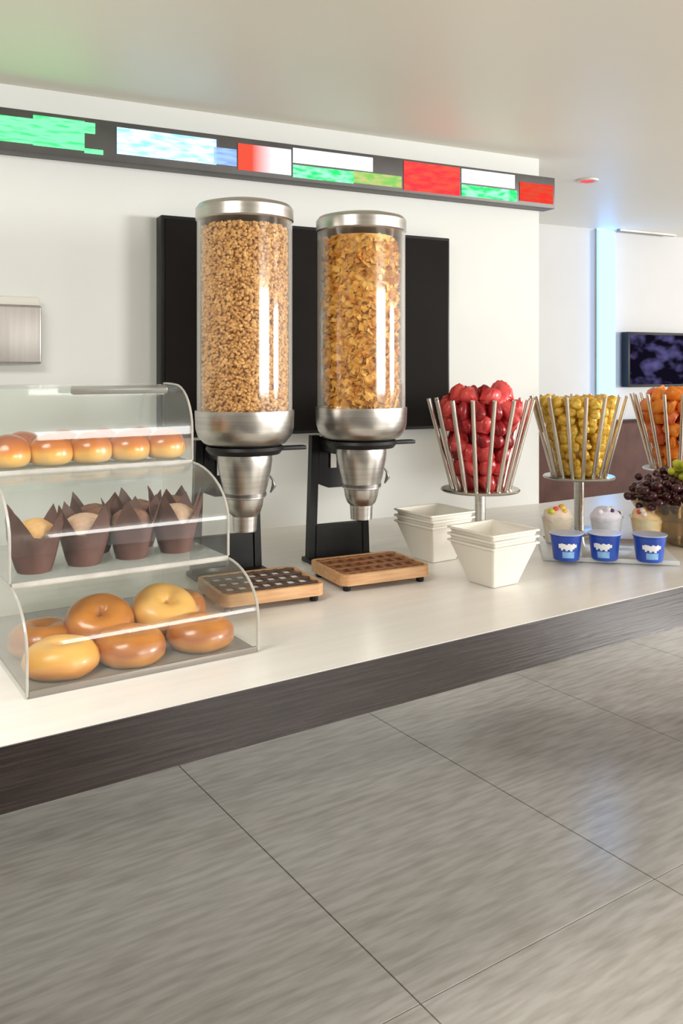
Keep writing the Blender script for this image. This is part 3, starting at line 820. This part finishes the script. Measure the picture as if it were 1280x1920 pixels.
def stack(px, py, rz, n, where):
    c = ground(px, py, ZC)
    for k in range(n):
        o = obj('square_bowl', sq, None, (c.x, c.y, ZC + k * .0165), (0, 0, rz + (0, .02, -.015)[k % 3]))
        tag(o, 'white square flared bowl, %s of the stack %s' % (['lowest', 'middle one', 'topmost'][k], where), 'bowl', 'stacked white square bowls')
stack(924, 1092, math.radians(35), 3, 'in front of the red fruit basket')
stack(814, 1047, math.radians(35), 3, 'behind the brown slatted drip tray')

# ================================================================== YOGURT
PA = math.radians(-10)
pc = ground(1132, 1040, ZC)
plat = thing('serving_platter', 'flat clear glass platter under the blue yogurt cups', 'platter', (pc.x, pc.y, ZC), PA)
box('plate', (-.185, .19, -.12, .20, .004, .012), 'platter', plat, bev=.003)
box('rim', (-.185, .19, -.124, -.118, .003, .016), 'platter', plat, bev=.002)
def cup_parts():
    t = thing('yogurt_cup', 'small blue yogurt cup with white and pale blue print', 'yogurt cup')
    obj('cup', lathe_me('cup', [(0, 0), (.034, 0), (.036, .002), (.0445, .070), (.047, .071), (.047, .0745), (0, .0745)], 'cup_blue', 48), t)
    obj('lid', lathe_me('lid', [(0, .0742), (.0485, .0742), (.0490, .0752), (.0485, .0762), (0, .0768)], 'lid', 48), t)
    # printed marks wrap round the cup: short strokes in a row over a paler patch
    def wrap(name, a0, a1, z0, z1, m, d=.0006):
        n = 10; v = []
        for i in range(n + 1):
            a = a0 + (a1 - a0) * i / n
            for z in (z0, z1):
                r = .036 + .0085 * (z - .002) / .068 + d
                v.append((r * math.sin(a), -r * math.cos(a), z))
        return obj(name, mesh_pd(name, v, [(2 * i, 2 * i + 2, 2 * i + 3, 2 * i + 1) for i in range(n)], m), t)
    wrap('print_patch', -.42, .46, .010, .028, 'cup_light')
    for a, b, z0, z1 in ((-.66, -.50, .038, .050), (-.50, -.36, .032, .052), (-.36, -.20, .036, .051), (-.20, -.04, .031, .049), (-.04, .12, .034, .052), (.12, .30, .030, .050), (.30, .44, .036, .052), (.44, .60, .040, .049)):
        wrap('print_stroke', a, b, z0, z1, 'white_print', .0009)
    return t
cup0 = cup_parts()
cl = ['small blue printed yogurt cup on the platter nearest the white bowls', 'small blue printed yogurt cup in the middle of the platter', 'small blue printed yogurt cup on the platter nearest the grapes']
for k, (px, py) in enumerate(((1061, 1048), (1133, 1048), (1217, 1051))):
    o = cup0 if k == 0 else copy_tree(cup0)
    p = ground(px, py, ZC + .012); o.location = p
    o.rotation_euler = (0, 0, math.atan2(-p.x, p.y) + (.15, -.1, .2)[k]); o['label'] = cl[k]; o['group'] = 'blue yogurt cups'
def parfait(k, px, py, topm, bits, label):
    p = ground(px, py, ZC + .012)
    t = thing('fruit_parfait', label, 'dessert', p, 0, 'dessert cups behind the yogurt'); t.scale = (1.14, 1.14, 1.05)
    obj('cup', lathe_me('cup', [(0, 0), (.032, 0), (.044, .078), (.046, .08), (.0465, .083), (.043, .083), (.031, .004), (0, .004)], 'acrylic', 40), t)
    obj('filling', lathe_me('filling', [(0, .005), (.0305, .005), (.0415, .076), (0, .078)], topm, 32), t)
    bm = bmesh.new(); bmesh.ops.create_icosphere(bm, subdivisions=3, radius=1)
    for v in bm.verts:
        n = 1 + .16 * noise.noise(v.co * 2.0 + Vector((k * 5, 1, 0)))
        v.co = Vector((v.co.x * .040 * n, v.co.y * .040 * n, .078 + v.co.z * .033 * n))
    obj('topping', mesh_bm('topping', bm, topm, True, 180), t)
    rnd = random.Random(k)
    for q in range(6):
        a = rnd.uniform(-2.6, -.4); r = rnd.uniform(.012, .036)
        b = bmesh.new(); bmesh.ops.create_icosphere(b, subdivisions=2, radius=rnd.uniform(.006, .010))
        zz = .078 + .033 * math.sqrt(max(0, 1 - (r / .041) ** 2))
        obj('fruit_bit', mesh_bm('fruit_bit', b, bits[q % len(bits)], True, 180), t, (r * math.cos(a), r * math.sin(a), zz))
    return t
parfait(1, 1045, 1018, 'pink_cream', ['grape_green', 'melon', 'pine'], 'creamy pink dessert cup with fruit bits beside the pole of the pineapple basket')
parfait(2, 1136, 1020, 'lav_cream', ['blueberry', 'lav_cream', 'pink_cream'], 'pale lavender dessert cup topped with dark berries')
parfait(3, 1212, 1020, 'peach_cream', ['orange', 'cream', 'melon', 'cream'], 'peach coloured cream dessert cup beside the grape bowl')

# ================================================================== GRAPES
GB = Vector((1.135, 2.70, ZC))
obj_b = thing('glass_bowl', 'wide olive tinted glass bowl holding the grapes', 'bowl', GB)
obj('body', lathe_me('body', [(0, 0), (.09, 0), (.10, .004), (.15, .05), (.195, .115), (.212, .145), (.208, .147), (.19, .118), (.145, .056), (.09, .012), (0, .01)], 'bowl_glass', 64), obj_b)
obj('foot_ring', lathe_me('foot_ring', [(.07, 0), (.09, -.0), (.092, .006), (.07, .006)], 'bowl_glass', 48), obj_b)
bm = bmesh.new(); bmesh.ops.create_icosphere(bm, subdivisions=2, radius=1)
for v in bm.verts: v.co.z *= 1.2
gd = mesh_bm('grape', bm.copy(), 'grape_dark', True, 180); gg = mesh_bm('grape', bm, 'grape_green', True, 180)
def bunch(label, center, n, sx, sy, sz, me, seed, r=.0125):
    rnd = random.Random(seed)
    t = thing('grape_bunch', label, 'grapes', center, 0, 'grape bunches in the glass bowl')
    pts = []; tries = 0
    while len(pts) < n and tries < 6000:
        tries += 1
        p = Vector((rnd.uniform(-1, 1), rnd.uniform(-1, 1), rnd.uniform(-1, 1)))
        if p.length > 1: continue
        if p.length < .45: continue
        q = Vector((p.x * sx, p.y * sy, p.z * sz))
        if all((q - e).length > r * 1.55 for e in pts): pts.append(q)
    for q in pts:
        s = r * rnd.uniform(.9, 1.12)
        obj('grape', me, t, q, (rnd.uniform(0, 3), rnd.uniform(0, 3), 0), (s, s, s))
    obj('stem', tube_me('stem', [(-sx * .8, 0, 0), (0, .01, .0), (sx * .8, 0, .0), (sx * 1.02, .01, .02)], .003, 'stem'), t)
bunch('dark purple grape bunch hanging over the glass bowl rim', GB + Vector((-.125, -.05, .160)), 70, .115, .09, .050, gd, 1)
bunch('dark red grape bunch at the back of the glass bowl', GB + Vector((-.06, .075, .175)), 70, .13, .09, .055, gd, 2)
bunch('dark grape bunch in the middle of the glass bowl below the green grapes', GB + Vector((.05, -.06, .155)), 60, .11, .09, .05, gd, 3)
bunch('bright green grape bunch lying on top of the dark grapes', GB + Vector((-.005, -.02, .232)), 46, .088, .07, .042, gg, 4, .0135)
